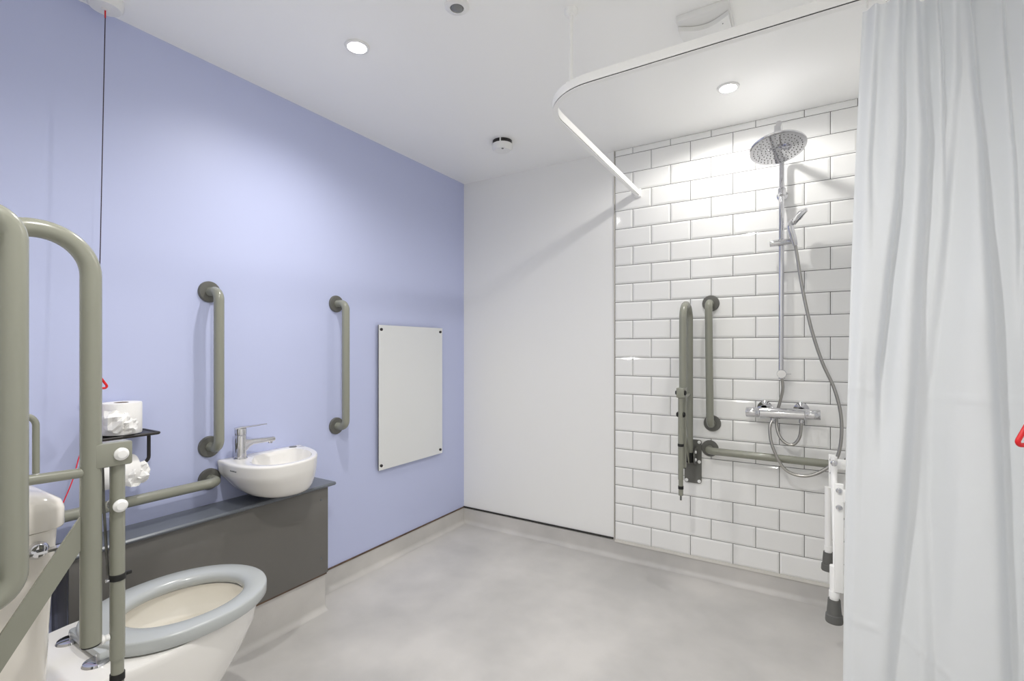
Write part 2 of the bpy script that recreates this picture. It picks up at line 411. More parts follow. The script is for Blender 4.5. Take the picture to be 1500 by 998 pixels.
I = spline([(x, y, 0) for x, y in inn], 5, True)
ic = V((0.165, -1.42, 0))
def sc(ring, c, s, z): return [V((max(c.x + (p.x - c.x) * s, 0.001), c.y + (p.y - c.y) * s, z)) for p in ring]
def blend(A, B, k, z): return [V(((1 - k) * a.x + k * b.x, (1 - k) * a.y + k * b.y, z)) for a, b in zip(A, B)]
def sca(sl, sr, z):   # underside ring: the tap end (towards the toilet) tapers sooner than the bowl end
    out = []
    for p in O:
        e = min(1, max(0, (p.y - bc.y + 0.20) / 0.28)); e = e * e * (3 - 2 * e); q = sl + (sr - sl) * e
        out.append(V((max(bc.x + (p.x - bc.x) * q, 0.001), bc.y + (p.y - bc.y) * q, z)))
    return out
rings = [sca(0.24, 0.30, 0.580), sca(0.42, 0.50, 0.583), sca(0.56, 0.66, 0.590), sca(0.68, 0.77, 0.602), sca(0.765, 0.85, 0.620), sca(0.845, 0.91, 0.643), sca(0.910, 0.945, 0.664), sca(0.962, 0.965, 0.680), sca(0.982, 0.978, 0.694), sca(0.985, 0.985, 0.710), sc(O, bc, 0.997, RZ - 0.008), sc(O, bc, 0.995, RZ - 0.003), sc(O, bc, 0.980, RZ)]
rings += [blend(rings[-1], I, 0.35, RZ), blend(rings[-1], I, 0.85, RZ - 0.0005), blend(rings[-1], I, 1.0, RZ - 0.004)]
rings += [sc(I, ic, 0.97, RZ - 0.018), sc(I, ic, 0.93, RZ - 0.045), sc(I, ic, 0.84, RZ - 0.075), sc(I, ic, 0.64, RZ - 0.098), sc(I, ic, 0.35, RZ - 0.108), sc(I, ic, 0.1, RZ - 0.110)]
obj('bowl', MB().loft(rings), 'ceramic', t, sharp=60)
obj('waste_drain', MB().lathe([(0.0, 0.003), (0.018, 0.003), (0.022, 0.0)], (ic.x, ic.y, RZ - 0.1095), (0, 0, 1), 24), 'chrome', t)
obj('waste_pipe', MB().lathe([(0.0, 0.0), (0.033, 0.0), (0.036, 0.008), (0.036, 0.0145)], (0.118, -1.40, 0.5675), (0, 0, 1), 28), 'ceramic', t)
obj('blank_tap_hole', MB().lathe([(0.0, 0.0012), (0.0155, 0.0012), (0.0165, 0.0)], (0.034, -1.296, RZ + 0.0002), (0, 0, 1), 28), 'greyplate', t)
# small grey maker's mark on the side of the bowl
mk = MB()
for k in range(9):
    yy = -1.6165 + 0.0002 * k; x0 = 0.128 + 0.0044 * k
    hgt = (0.005, 0.003, 0.003, 0.0045, 0.003, 0.005, 0.003, 0.003, 0.004)[k]
    mk.box((x0, -1.6210, 0.708), (x0 + 0.0026, -1.6190, 0.708 + hgt))
obj('makers_mark', mk, 'lensgrey', t, smooth=False, label='small grey lettering mark')

# tap
tx, ty = 0.056, -1.541
t = thing('mixer_tap', 'chrome single lever mixer tap on the hand basin', 'tap', (tx, ty, RZ))
obj('tap_base', MB().lathe([(0.0, 0.0), (0.0255, 0.0), (0.0255, 0.003), (0.0235, 0.006), (0.0, 0.006)], (tx, ty, RZ), (0, 0, 1), 32), 'chrome', t)
obj('tap_body', MB().lathe([(0.0, 0.0), (0.0212, 0.0), (0.0210, 0.084), (0.0198, 0.086), (0.0, 0.086)], (tx, ty, RZ + 0.006), (0, 0, 1), 36), 'chrome', t)
dirv = V((0.30, 1.0, 0)).normalized(); sid = V((dirv.y, -dirv.x, 0))
cen = V((tx, ty, 0))
def spr(d, z, hw, hh, n=16):   # rounded cross-section at distance d
    return [cen + dirv * d + sid * (hw * math.copysign(abs(math.cos(a)) ** 0.6, math.cos(a))) + V((0, 0, z + hh * math.copysign(abs(math.sin(a)) ** 0.6, math.sin(a)))) for a in [2 * PI * k / n for k in range(n)]]
obj('spout', MB().loft([spr(0.0, RZ + 0.052, 0.016, 0.030), spr(0.018, RZ + 0.050, 0.0155, 0.026), spr(0.030, RZ + 0.057, 0.0145, 0.0165), spr(0.045, RZ + 0.062, 0.0140, 0.0115), spr(0.09, RZ + 0.0625, 0.0135, 0.0100), spr(0.122, RZ + 0.063, 0.0125, 0.0095), spr(0.127, RZ + 0.063, 0.0095, 0.0065)]), 'chrome', t)
obj('aerator', MB().lathe([(0.0, 0.0), (0.0085, 0.0), (0.0095, 0.010)], cen + dirv * 0.110 + V((0, 0, RZ + 0.047)), (0, 0, 1), 20), 'chrome', t)
obj('tap_cap', MB().lathe([(0.0, 0.0), (0.0215, 0.0), (0.0218, 0.022), (0.020, 0.026), (0.0, 0.027)], (tx, ty, RZ + 0.0935), (0, 0, 1), 36), 'chrome', t)
obj('lever', MB().loft([spr(-0.020, RZ + 0.119, 0.014, 0.003), spr(0.0, RZ + 0.1225, 0.0165, 0.0045), spr(0.03, RZ + 0.1235, 0.0125, 0.0032), spr(0.085, RZ + 0.1265, 0.0085, 0.0024), spr(0.096, RZ + 0.127, 0.006, 0.002)]), 'chrome', t)

# ------------------------------------------------------------------ toilet
TXC = 0.503
t = thing('toilet', 'raised white ceramic toilet with grey seat and cream cistern', 'toilet', (TXC, -2.10, 0.0))
def egg(cy_back, cy_front, hw, z, n=48, flat=2.3):
    """egg outline, blunt towards the cistern, rounded to the front"""
    c = (cy_back + cy_front) / 2; L = (cy_front - cy_back) / 2; out = []
    for k in range(n):
        a = 2 * PI * k / n; sx, cy = math.cos(a), math.sin(a)
        e = 2 / flat if cy < 0 else 2 / 2.05
        x = hw * math.copysign(abs(sx) ** e, sx); y = L * math.copysign(abs(cy) ** e, cy)
        out.append(V((TXC + x, c + y, z)))
    return out
YFR = -1.742
rings = [egg(-2.36, -1.955, 0.120, 0.0), egg(-2.36, -1.950, 0.122, 0.03), egg(-2.36, -1.945, 0.118, 0.10), egg(-2.36, -1.905, 0.126, 0.18), egg(-2.36, -1.850, 0.146, 0.25), egg(-2.36, -1.800, 0.163, 0.32), egg(-2.36, -1.768, 0.175, 0.38), egg(-2.36, -1.762, 0.180, 0.425), egg(-2.36, -1.758, 0.182, 0.443), egg(-2.357, -1.762, 0.178, 0.448)]
inner = [egg(-2.11, -1.795, 0.140, 0.448), egg(-2.11, -1.793, 0.142, 0.440), egg(-2.11, -1.79, 0.145, 0.420), egg(-2.11, -1.795, 0.141, 0.385), egg(-2.085, -1.815, 0.124, 0.345), egg(-2.075, -1.845, 0.098, 0.30), egg(-2.05, -1.89, 0.065, 0.265), egg(-2.02, -1.93, 0.03, 0.25)]
obj('pan', MB().loft(rings + inner), 'ceramic', t, sharp=50)
obj('bowl_liner', MB().loft([[p * 1 for p in r] for r in [egg(-2.108, -1.797, 0.138, 0.447), egg(-2.107, -1.793, 0.1415, 0.42), egg(-2.104, -1.799, 0.136, 0.385), egg(-2.094, -1.812, 0.124, 0.372), egg(-2.092, -1.814, 0.123, 0.364), egg(-2.080, -1.82, 0.119, 0.346), egg(-2.07, -1.85, 0.093, 0.303), egg(-2.045, -1.895, 0.06, 0.27), egg(-2.02, -1.93, 0.028, 0.258)]], cap0=False), 'bowl', t, sharp=50)
# seat ring
so = lambda ins, z: egg(-2.172 + ins, YFR - ins, 0.190 - ins, z, 64, 2.3)
si = lambda ins, z: egg(-2.092 - ins, -1.803 + ins, 0.124 + ins, z, 64, 2.1)
obj('seat_ring', MB().loft([so(0.004, 0.4505), so(0.0, 0.455), so(0.0, 0.4785), so(0.0018, 0.4822), so(0.005, 0.4838), blend(so(0.0, 0), si(0, 0), 0.5, 0.484), si(0.016, 0.4825), si(0.006, 0.478), si(0.0, 0.469), si(0.002, 0.455), si(0.008, 0.4505)], cap0=False, cap1=False), 'seat', t, sharp=60)
bm_ = None
obj('seat_bridge', MB().box((TXC - 0.095, -2.172, 0.452), (TXC + 0.095, -2.12, 0.474), 0.008), 'seat', t)
for sx in (-1, 1):
    hx = TXC + sx * 0.080
    obj('hinge_plate', MB().lathe([(0.0, 0.006), (0.016, 0.006), (0.024, 0.0045), (0.0265, 0.0)], (hx, -2.172, 0.4485), (0, 0, 1), 28), 'chrome', t)
    obj('hinge_post', MB().lathe([(0.0, 0.016), (0.0075, 0.016), (0.0085, 0.0)], (hx, -2.165, 0.452), (0, 0, 1), 16), 'chrome', t)
obj('seat_buffer', MB().box((TXC + 0.150, -1.885, 0.4485), (TXC + 0.166, -1.860, 0.4515), 0.001), 'white', t)
# cistern on the rear deck
def rrect(x0, x1, y0, y1, r, z, n=6):
    out = []
    for cx_, cy_, a0 in ((x1 - r, y1 - r, 0), (x0 + r, y1 - r, 90), (x0 + r, y0 + r, 180), (x1 - r, y0 + r, 270)):
        for k in range(n + 1):
            a = math.radians(a0 + 90 * k / n); out.append(V((cx_ + r * math.cos(a), cy_ + r * math.sin(a), z)))
    return out
cw = 0.172
yb = YF + 0.008
cis = obj('cistern', MB().loft([rrect(TXC - cw + 0.03, TXC + cw - 0.03, yb, -2.285, 0.03, 0.4485), rrect(TXC - cw + 0.018, TXC + cw - 0.018, yb, -2.270, 0.03, 0.47), rrect(TXC - cw + 0.010, TXC + cw - 0.010, yb, -2.268, 0.03, 0.60), rrect(TXC - cw, TXC + cw, yb, -2.258, 0.03, 0.803)]), 'cistern', t)
obj('lid', MB().loft([rrect(TXC - cw - 0.002, TXC + cw + 0.002, yb, -2.249, 0.03, 0.8045), rrect(TXC - cw - 0.003, TXC + cw + 0.003, yb, -2.247, 0.03, 0.808), rrect(TXC - cw - 0.003, TXC + cw + 0.003, yb, -2.247, 0.03, 0.842), rrect(TXC - cw + 0.001, TXC + cw - 0.001, yb, -2.252, 0.03, 0.858), rrect(TXC - cw + 0.015, TXC + cw - 0.015, yb, -2.270, 0.03, 0.872), rrect(TXC - cw + 0.04, TXC + cw - 0.04, yb + 0.01, -2.30, 0.03, 0.879)]), 'cistern', cis, sharp=70)
lx = TXC + cw - 0.002
lv = obj('flush_boss', MB().lathe([(0.0, 0.0), (0.017, 0.0), (0.017, 0.006), (0.012, 0.012), (0.0, 0.014)], (lx, -2.295, 0.770), (1, 0, 0), 28), 'chrome', cis)
obj('flush_lever', MB().prism([(lx + 0.010, -2.315, 0.7665), (lx + 0.024, -2.315, 0.7665), (lx + 0.030, -2.25, 0.768), (lx + 0.028, -2.236, 0.768), (lx + 0.014, -2.236, 0.768), (lx + 0.010, -2.25, 0.768)], (0, 0, 0.005)), 'chrome', cis)

# ------------------------------------------------------------------ toilet roll holder with shelf and rolls
t = thing('roll_holder', 'black metal toilet roll holder with a shelf on the blue wall', 'roll holder', (0.0, -1.93, 0.80))
hy0, hy1, hx1, hz = -2.015, -1.853, 0.128, 0.888
obj('shelf_frame', MB().tube(rounded([(0.012, hy0, hz), (hx1, hy0, hz), (hx1, hy1, hz), (0.012, hy1, hz), (0.012, (hy0 + hy1) / 2, hz), (0.012, hy0 + 0.001, hz)], 0.008, 4), 0.005, 10), 'blackmetal', t)
obj('shelf_plate', MB().box((0.012, hy0, hz - 0.004), (hx1, hy1, hz + 0.001)), 'blackmetal', t)
obj('hanger_bar', MB().tube(rounded([(0.070, hy1 - 0.008, hz), (0.070, hy1 - 0.008, 0.785), (0.070, hy0 + 0.01, 0.785)], 0.02, 6), 0.0055, 12), 'blackmetal', t)
obj('wall_mount', MB().box((0.0, -1.965, hz - 0.02), (0.012, -1.905, hz + 0.012), 0.002), 'blackmetal', t)

def crumple(mb, c, sz, seed, n=6, amp=0.020, ax=(1, 0, 0)):
    """a small crumpled sheet hanging near c, facing ax"""
    random.seed(seed); g = []
    a = V(ax).normalized(); b = V((0, 0, 1)).cross(a).normalized()
    for i in range(n + 1):
        row = []
        for j in range(n + 1):
            u, v = i / n - 0.5, j / n - 0.5
            rad = 1 - 0.55 * (u * u + v * v) * random.uniform(0.6, 1.6)
            h = noise.noise(V((u * 3.1 + seed, v * 3.3, seed * 0.7))) * amp + noise.noise(V((u * 7 + seed, v * 8, 1.3))) * amp * 0.6
            row.append(mb.bm.verts.new(V(c) + b * u * sz[0] * rad + V((0, 0, v * sz[1] * rad)) + a * (h + 0.012 * (1 - 4 * (u * u + v * v)))))
        g.append(row)
    for i in range(n):
        for j in range(n): mb.bm.faces.new((g[i][j], g[i + 1][j], g[i + 1][j + 1], g[i][j + 1]))
    return mb
rx, ry = 0.070, -1.938
t = thing('toilet_roll', 'white toilet roll standing upright on the black shelf', 'toilet roll', (rx, ry, hz + 0.006), 'toilet rolls')
obj('paper', MB().lathe([(0.020, 0.0), (0.053, 0.0), (0.0545, 0.004), (0.0545, 0.096), (0.053, 0.1), (0.020, 0.1)], (rx, ry, hz + 0.006), (0, 0, 1), 40), 'paper', t)
obj('core', MB().lathe([(0.0195, 0.001), (0.0195, 0.099), (0.0185, 0.099), (0.0185, 0.001), (0.0195, 0.001)], (rx, ry, hz + 0.006), (0, 0, 1), 24), 'card', t)
o = obj('loose_sheet', crumple(crumple(MB(), (rx + 0.052, ry - 0.030, hz + 0.052), (0.075, 0.085), 3, ax=(1, -0.35, 0.1)), (rx + 0.056, ry - 0.002, hz + 0.035), (0.06, 0.055), 8, ax=(1, -0.2, 0.15)), 'paper', t, smooth=False)
ry2 = -1.935
t = thing('toilet_roll', 'white toilet roll with a crumpled end hanging under the black shelf', 'toilet roll', (rx, ry2, 0.73), 'toilet rolls')
obj('paper', MB().lathe([(0.020, 0.0), (0.048, 0.0), (0.050, 0.004), (0.050, 0.094), (0.048, 0.098), (0.020, 0.098), (0.020, 0.0)], (rx, ry2 - 0.065, 0.770), (0, 1, 0), 40), 'paper', t)
obj('loose_sheet', crumple(crumple(MB(), (rx + 0.044, ry2 + 0.020, 0.752), (0.075, 0.07), 5, amp=0.022, ax=(1, 0.1, 0.1)), (rx + 0.030, ry2 + 0.040, 0.765), (0.06, 0.075), 12, amp=0.02, ax=(0.8, 0.5, 0.1)), 'paper', t, smooth=False)

# ------------------------------------------------------------------ emergency pull cords
def bangle(c, size, ang, r=0.0035):
    u = V((math.cos(ang), math.sin(ang), 0)); c = V(c)
    pts = rounded([c + V((0, 0, 0)), c + u * size * 0.5 + V((0, 0, -size * 0.86)), c - u * size * 0.5 + V((0, 0, -size * 0.86)), c], 0.006, 5)
    return MB().tube(pts, r, 10)
cx0, cy0 = 0.083, -1.985
t = thing('pull_cord', 'emergency pull cord hanging from the ceiling beside the blue wall', 'pull cord', (cx0, cy0, CEIL), 'emergency pull cords')
obj('ceiling_switch', MB().lathe([(0.048, 0.0), (0.048, -0.012), (0.046, -0.026), (0.040, -0.033), (0.010, -0.035), (0.0, -0.035)], (cx0, cy0, CEIL), (0, 0, 1), 40), 'white', t)
obj('switch_collar', MB().lathe([(0.010, 0.0), (0.009, -0.004), (0, -0.004)], (cx0, cy0, CEIL - 0.0352), (0, 0, 1), 20), 'white', t)
obj('cord_sleeve', MB().tube([(cx0, cy0, CEIL - 0.036), (cx0, cy0, CEIL - 0.062)], 0.0022, 8), 'red', t)
obj('cord', MB().tube([(cx0, cy0, CEIL - 0.06), (cx0 - 0.001, cy0 - 0.012, 1.5), (cx0, cy0 - 0.020, 1.092)], 0.0014, 8), 'cord', t)
obj('pull_triangle', bangle((cx0, cy0 - 0.020, 1.092), 0.055, PI / 2 - 0.15), 'red', t)
obj('lower_cord', MB().tube(spline([(cx0, cy0 - 0.020, 1.046), (cx0, cy0 - 0.030, 0.95), (cx0 + 0.004, -2.048, 0.85), (cx0 + 0.010, -2.066, 0.78), (cx0 + 0.014, -2.088, 0.72), (cx0 + 0.018, -2.10, 0.695)], 5), 0.0016, 8), 'redcord', t)
cx1, cy1 = 2.321, -1.425
t = thing('pull_cord', 'emergency pull cord with red triangle in front of the shower curtain', 'pull cord', (cx1, cy1, CEIL), 'emergency pull cords')
obj('ceiling_switch', MB().lathe([(0.048, 0.0), (0.048, -0.012), (0.046, -0.026), (0.040, -0.033), (0.0, -0.035)], (cx1, cy1, CEIL), (0, 0, 1), 40), 'white', t)
obj('cord', MB().tube([(cx1, cy1, CEIL - 0.035), (cx1, cy1, 1.058)], 0.0014, 8), 'redcord', t)
obj('pull_triangle', bangle((cx1, cy1, 1.066), 0.076, math.atan(433 / 712), 0.004), 'red', t)

# ------------------------------------------------------------------ shower curtain rail and curtain
RZL = 2.015
t = thing('curtain_rail', 'white curved shower curtain rail hung from the ceiling', 'curtain rail', (1.19, 0.0, RZL))
path = rounded([(1.188, -0.006, RZL), (1.205, -1.2, RZL), (XR - 0.002, -1.2, RZL)], 0.19, 18)
def sweep_rect(path, hw, z0, z1, off=0.0):
    R = []
    for i, p in enumerate(path):
        d = (path[min(i + 1, len(path) - 1)] - path[max(i - 1, 0)]); d.z = 0; d.normalize(); n = V((d.y, -d.x, 0))   # n: outwards (left of the shower)
        q = p + n * off
        R.append([q + n * hw + V((0, 0, z0)), q + n * hw + V((0, 0, z1)), q - n * hw + V((0, 0, z1)), q - n * hw + V((0, 0, z0))])
    return MB().loft(R)
obj('rail_track', sweep_rect(path, 0.0095, -0.012, 0.016), 'whitemetal', t, sharp=30)
obj('track_lip', sweep_rect(path, 0.0085, -0.0168, -0.0150), 'whitemetal', t, sharp=30)
obj('track_slot', sweep_rect(path, 0.0075, -0.0151, -0.0119), 'black', t, sharp=30)
obj('wall_bracket', MB().box((1.170, -0.020, RZL - 0.022), (1.206, -0.0045, RZL + 0.024), 0.004), 'whitemetal', t)
obj('end_bracket', MB().box((XR - 0.015, -1.222, RZL - 0.022), (XR, -1.178, RZL + 0.024), 0.004), 'whitemetal', t)
hx, hy = 1.318, -1.172
obj('hanger_rod', MB().tube([(hx, hy, CEIL), (hx, hy, RZL + 0.010)], 0.0065, 16), 'whitemetal', t)
obj('hanger_rose', MB().lathe([(0.022, 0.0), (0.022, -0.010), (0.016, -0.020), (0.0, -0.022)], (hx, hy, CEIL), (0, 0, 1), 28), 'whitemetal', t)
obj('hanger_clip', MB().box((hx - 0.012, hy - 0.016, RZL + 0.012), (hx + 0.012, hy + 0.012, RZL + 0.022), 0.002), 'whitemetal', t)

VALLEYS = [   # fold valleys of the cloth: (x, z) down the cloth, depth, half width
    ([(2.168, 1.99), (2.170, 1.69), (2.163, 1.52), (2.145, 1.34), (2.128, 1.12)], 0.020, 0.010),
    ([(2.204, 1.99), (2.212, 1.80), (2.220, 1.66), (2.215, 1.50), (2.208, 1.32), (2.200, 1.09), (2.182, 0.76), (2.160, 0.40), (2.140, 0.0)], 0.036, 0.018),
    ([(2.272, 1.99), (2.276, 1.80), (2.270, 1.62), (2.250, 1.33), (2.230, 1.08), (2.225, 0.80), (2.232, 0.42), (2.24, 0.0)], 0.026, 0.020),
    ([(2.298, 1.99), (2.308, 1.80), (2.318, 1.62), (2.322, 1.45), (2.332, 1.26), (2.347, 0.95), (2.360, 0.47), (2.366, 0.0)], 0.040, 0.019),
    ([(2.340, 1.99), (2.350, 1.80), (2.362, 1.58), (2.368, 1.40)], 0.022, 0.010),
    ([(2.236, 1.99), (2.243, 1.86), (2.248, 1.72)], 0.018, 0.009),
    ([(2.125, 1.99), (2.120, 1.80), (2.112, 1.62)], 0.010, 0.010),
    ([(2.100, 1.05), (2.090, 0.80), (2.082, 0.45), (2.078, 0.0)], 0.012, 0.022),
    ([(2.285, 1.00), (2.292, 0.70), (2.298, 0.0)], 0.008, 0.030)]
def at_z(pts, z):
    if z >= pts[0][1]: return pts[0][0], max(0.0, 1 - (z - pts[0][1]) / 0.25)
    for (xa, za), (xb, zb) in zip(pts, pts[1:]):
        if z >= zb: k = (za - z) / (za - zb); return xa + (xb - xa) * k, 1.0
    return pts[-1][0], max(0.0, 1 - (pts[-1][1] - z) / 0.25)
CREASES = [(2.115, 2.165, 1.612, 0.0), (2.325, 2.36, 1.598, 0.0), (2.055, 2.115, 1.075, -0.10), (2.215, 2.39, 1.055, 0.02), (2.06, 2.12, 0.512, -0.1), (2.16, 2.30, 0.50, -0.75)]
def curtain():
    mb = MB(); NU, NV = 200, 220; ZT, ZB = 1.985, 0.06
    rows = []
    for j in range(NV + 1):
        f = j / NV; z = ZT + (ZB - ZT) * f
        row = []
        for i in range(NU + 1):
            u = i / NU
            xl = 2.092 - 0.040 * (1 - (1 - f) ** 2.2); xr = XR - 0.008
            x = xl + (xr - xl) * u
            y = -1.205 - 0.022 * u * (0.3 + 0.7 * f)
            y += 0.020 * math.exp(-((x - xl) / 0.016) ** 2)
            for pts, d, wd in VALLEYS:
                xc, k = at_z(pts, z); e = (x - xc) / (wd * (1.0 + 0.8 * f))
                if k > 0: y += (1.75 - 0.5 * f) * k * d * (0.85 + 0.15 * math.sin(3 * z + xc * 40)) * math.exp(-e * e * (2.2 if e < 0 else 0.40))
            y += 0.006 * noise.noise(V((x * 14, z * 2.2, 2.0))) + 0.0012 * noise.noise(V((x * 40, z * 7.0, 5.0)))
            y += 0.006 * math.exp(-((f) / 0.05) ** 2) * math.sin(2 * PI * 8 * u)
            for xa, xb, zc, sl in CREASES:
                if xa - 0.01 < x < xb + 0.01:
                    e = (z - zc - sl * (x - xa)) / 0.005; y -= 0.0035 * math.exp(-e * e) * min(1, max(0, (x - xa + 0.01) / 0.02)) * min(1, max(0, (xb + 0.01 - x) / 0.02))
            row.append(mb.bm.verts.new((x, y, z)))
        rows.append(row)
    for j in range(NV):
        for i in range(NU): mb.bm.faces.new((rows[j][i], rows[j][i + 1], rows[j + 1][i + 1], rows[j + 1][i]))
    return mb
t = thing('shower_curtain', 'white fabric shower curtain pulled back along its rail', 'curtain', (2.22, -1.2, 0.06))
cu = obj('curtain_cloth', curtain(), 'fabric', t, sharp=180)
for k in range(8):
    xx = 2.10 + 0.037 * k
    obj('glider_hook', MB().tube([(xx, -1.2, RZL - 0.017), (xx, -1.2, 1.982)], 0.002, 6), 'white', t)

# ------------------------------------------------------------------ shower set
RX, RY = 1.876, -0.065
t = thing('shower_set', 'chrome rain shower riser with thermostatic valve on the white tiles', 'shower', (RX, -0.0045, 0.60))
obj('riser_pole', MB().tube(rounded([(RX - 0.003, RY, 1.045), (RX, RY, 2.075), (RX, -0.33, 2.105)], 0.045, 10), 0.0115, 24), 'chrome', t)
obj('pole_joint', MB().lathe([(0.0118, 0.0), (0.0165, 0.004), (0.0175, 0.02), (0.0165, 0.036), (0.0118, 0.04)], (RX, RY, 1.872), (0, 0, 1), 28), 'chrome', t)
obj('wall_bracket', MB().lathe([(0.0, 0.0), (0.0235, 0.0), (0.0235, 0.010), (0.012, 0.016), (0.011, 0.062)], (RX, -0.0045, 1.888), (0, -1, 0), 28), 'chrome', t)
hn = V((0.10, -0.27, -1)).normalized(); hc = V((1.871, -0.325, 2.002))
hd = obj('rain_head', MB().lathe([(0.0, -0.004), (0.100, -0.004), (0.106, -0.002), (0.108, 0.002), (0.106, 0.006), (0.060, 0.011), (0.025, 0.018), (0.016, 0.024), (0.0, 0.024)], hc, -hn, 64), 'chrome', t)
obj('ball_joint', MB().lathe([(0.0, 0.0), (0.0135, 0.002), (0.0155, 0.014), (0.0150, 0.050), (0.0125, 0.060), (0.0125, 0.076), (0, 0.078)], hc + V((0, 0, 0.018)), (0, -0.02, 1), 24), 'chrome', t)
nz = MB(); q = V((0, 0, 1)).rotation_difference(hn)
for ring, cnt in ((0.015, 6), (0.030, 12), (0.045, 18), (0.060, 24), (0.075, 30), (0.090, 36)):
    for k in range(cnt):
        a = 2 * PI * k / cnt + ring * 20
        nz.lathe([(0.0022, 0.0), (0.0018, 0.0022), (0, 0.0024)], hc + q @ V((ring * math.cos(a), ring * math.sin(a), 0.0035)), hn, 6)
o = obj('nozzles', nz, 'rubber', hd, smooth=False); o['kind'] = 'stuff'
# thermostatic bar valve
VZ, VY = 0.868, -0.070
obj('valve_body', MB().lathe([(0.0, 0.0), (0.0225, 0.0), (0.0235, 0.002), (0.0235, 0.052), (0.0222, 0.054), (0.0222, 0.057), (0.0255, 0.060), (0.0255, 0.238), (0.0222, 0.241), (0.0222, 0.244), (0.0235, 0.246), (0.0235, 0.297), (0.0225, 0.299), (0.0, 0.299)], (1.728, VY, VZ - 0.001), (1, 0, 0.018), 32), 'chrome', t)
for xx in (1.803, 1.953):
    obj('valve_rose', MB().lathe([(0.0, 0.0), (0.033, 0.0), (0.032, 0.010), (0.020, 0.020), (0.016, 0.024), (0.016, 0.060)], (xx, -0.0045, VZ + 0.018), (0, -1, 0), 32), 'chrome', t)
for xx, zz in ((1.839, 0.832), (1.954, 0.832)):
    obj('hose_nut', MB().lathe([(0.0, 0.0), (0.0095, 0.0), (0.0105, 0.003), (0.0105, 0.026)], (xx, VY, zz), (0, 0, 1), 16), 'chrome', t)
# diverter
dv = obj('diverter', MB().lathe([(0.0, 0.0), (0.0150, 0.0), (0.0205, 0.004), (0.0205, 0.030), (0.018, 0.034), (0.0, 0.034)], (RX, RY + 0.016, 1.052), (0, -1, 0), 28).lathe([(0.014, 0), (0.014, 0.03)], (RX, RY, 1.03), (0, 0, 1), 20).lathe([(0.011, 0), (0.011, 0.045)], (RX, -0.0045, 1.052), (0, -1, 0), 16), 'chrome', t)
obj('diverter_pin', MB().tube([(RX + 0.018, RY - 0.008, 1.052), (RX + 0.038, RY - 0.010, 1.052)], 0.0022, 8), 'chrome', t)
# hoses
hose1 = spline([(1.930, -0.105, 1.636), (1.936, -0.10, 1.60), (1.957, -0.10, 1.446), (1.991, -0.10, 1.262), (2.032, -0.10, 1.112), (2.077, -0.105, 0.994), (2.101, -0.11, 0.877), (2.099, -0.115, 0.759), (2.075, -0.12, 0.680), (2.009, -0.12, 0.620), (1.944, -0.115, 0.603), (1.885, -0.11, 0.629), (1.841, -0.10, 0.717), (1.828, -0.085, 0.794), (1.837, -0.073, 0.835)], 8)
obj('shower_hose', MB().tube(hose1, 0.0068, 14), 'chromeh', t)
hose2 = spline([(RX - 0.001, RY, 1.045), (1.880, -0.055, 0.985), (1.870, -0.044, 0.930), (1.856, -0.036, 0.870), (1.854, -0.045, 0.815), (1.866, -0.06, 0.765), (1.893, -0.07, 0.735), (1.924, -0.072, 0.733), (1.948, -0.072, 0.772), (1.954, -0.070, 0.835)], 8)
obj('riser_hose', MB().tube(hose2, 0.0068, 14), 'chromeh', t)
# slider and hand shower
obj('slider', MB().lathe([(0.0, 0.0), (0.0150, 0.0), (0.0158, 0.003), (0.0158, 0.062), (0.014, 0.066), (0.013, 0.104), (0, 0.106)], (1.828, -0.074, 1.656), (1, 0, 0.03), 24), 'chrome', t)
hs = obj('hand_shower', MB().tube(spline([(1.931, -0.105, 1.632), (1.925, -0.110, 1.660), (1.914, -0.118, 1.700), (1.912, -0.122, 1.722), (1.922, -0.120, 1.745)], 5), [0.0095 + 0.0045 * math.sin(k / 20 * PI) for k in range(21)], 18), 'chrome', t)
nrm2 = V((0.72, 0.12, -0.62)).normalized()
obj('spray_head', MB().lathe([(0.0, 0.014), (0.020, 0.013), (0.036, 0.007), (0.044, 0.0), (0.044, -0.006), (0.041, -0.010), (0.0, -0.012)], (1.944, -0.122, 1.757), -nrm2, 36), 'chrome', hs)
obj('spray_face', MB().lathe([(0.0, 0.0), (0.037, 0.0), (0.037, 0.002), (0.0, 0.002)], V((1.944, -0.122, 1.757)) + nrm2 * 0.0115, nrm2, 32), 'lensgrey', hs)
obj('mode_button', MB().lathe([(0.0, 0.003), (0.008, 0.003), (0.009, 0.0)], V((1.944, -0.122, 1.757)) + nrm2 * 0.0136, nrm2, 20), 'chrome', hs)

# ------------------------------------------------------------------ folding shower seat on the right wall
t = thing('shower_bench', 'white folding shower seat with grey rubber feet behind the curtain', 'shower seat', (XR, -0.55, 0.29))
def leg(y, ztop, zbot, xx):
    l = obj('leg', MB().tube([(xx, y, ztop), (xx, y, zbot + 0.06)], 0.0125, 20), 'whitemetal', t)
    obj('leg_collar', MB().lathe([(0.0130, 0), (0.0145, 0.001), (0.0145, 0.020), (0.0130, 0.021)], (xx, y, zbot + 0.078), (0, 0, 1), 22), 'whitemetal', l)
    obj('rubber_foot', MB().lathe([(0.0, 0.0), (0.0235, 0.0), (0.0245, 0.004), (0.0230, 0.024), (0.0205, 0.026), (0.0170, 0.072), (0.0, 0.072)], (xx, y, zbot), (0, 0, 1), 28), 'rubber', l)
leg(-0.33, 0.620, 0.290, 2.048)
leg(-0.78, 0.480, 0.302, 2.050)
obj('leg_link', MB().tube(rounded([(2.066, -0.345, 0.745), (2.066, -0.345, 0.655), (2.058, -0.775, 0.53), (2.058, -0.775, 0.45)], 0.05, 8), 0.0115, 16), 'whitemetal', t)
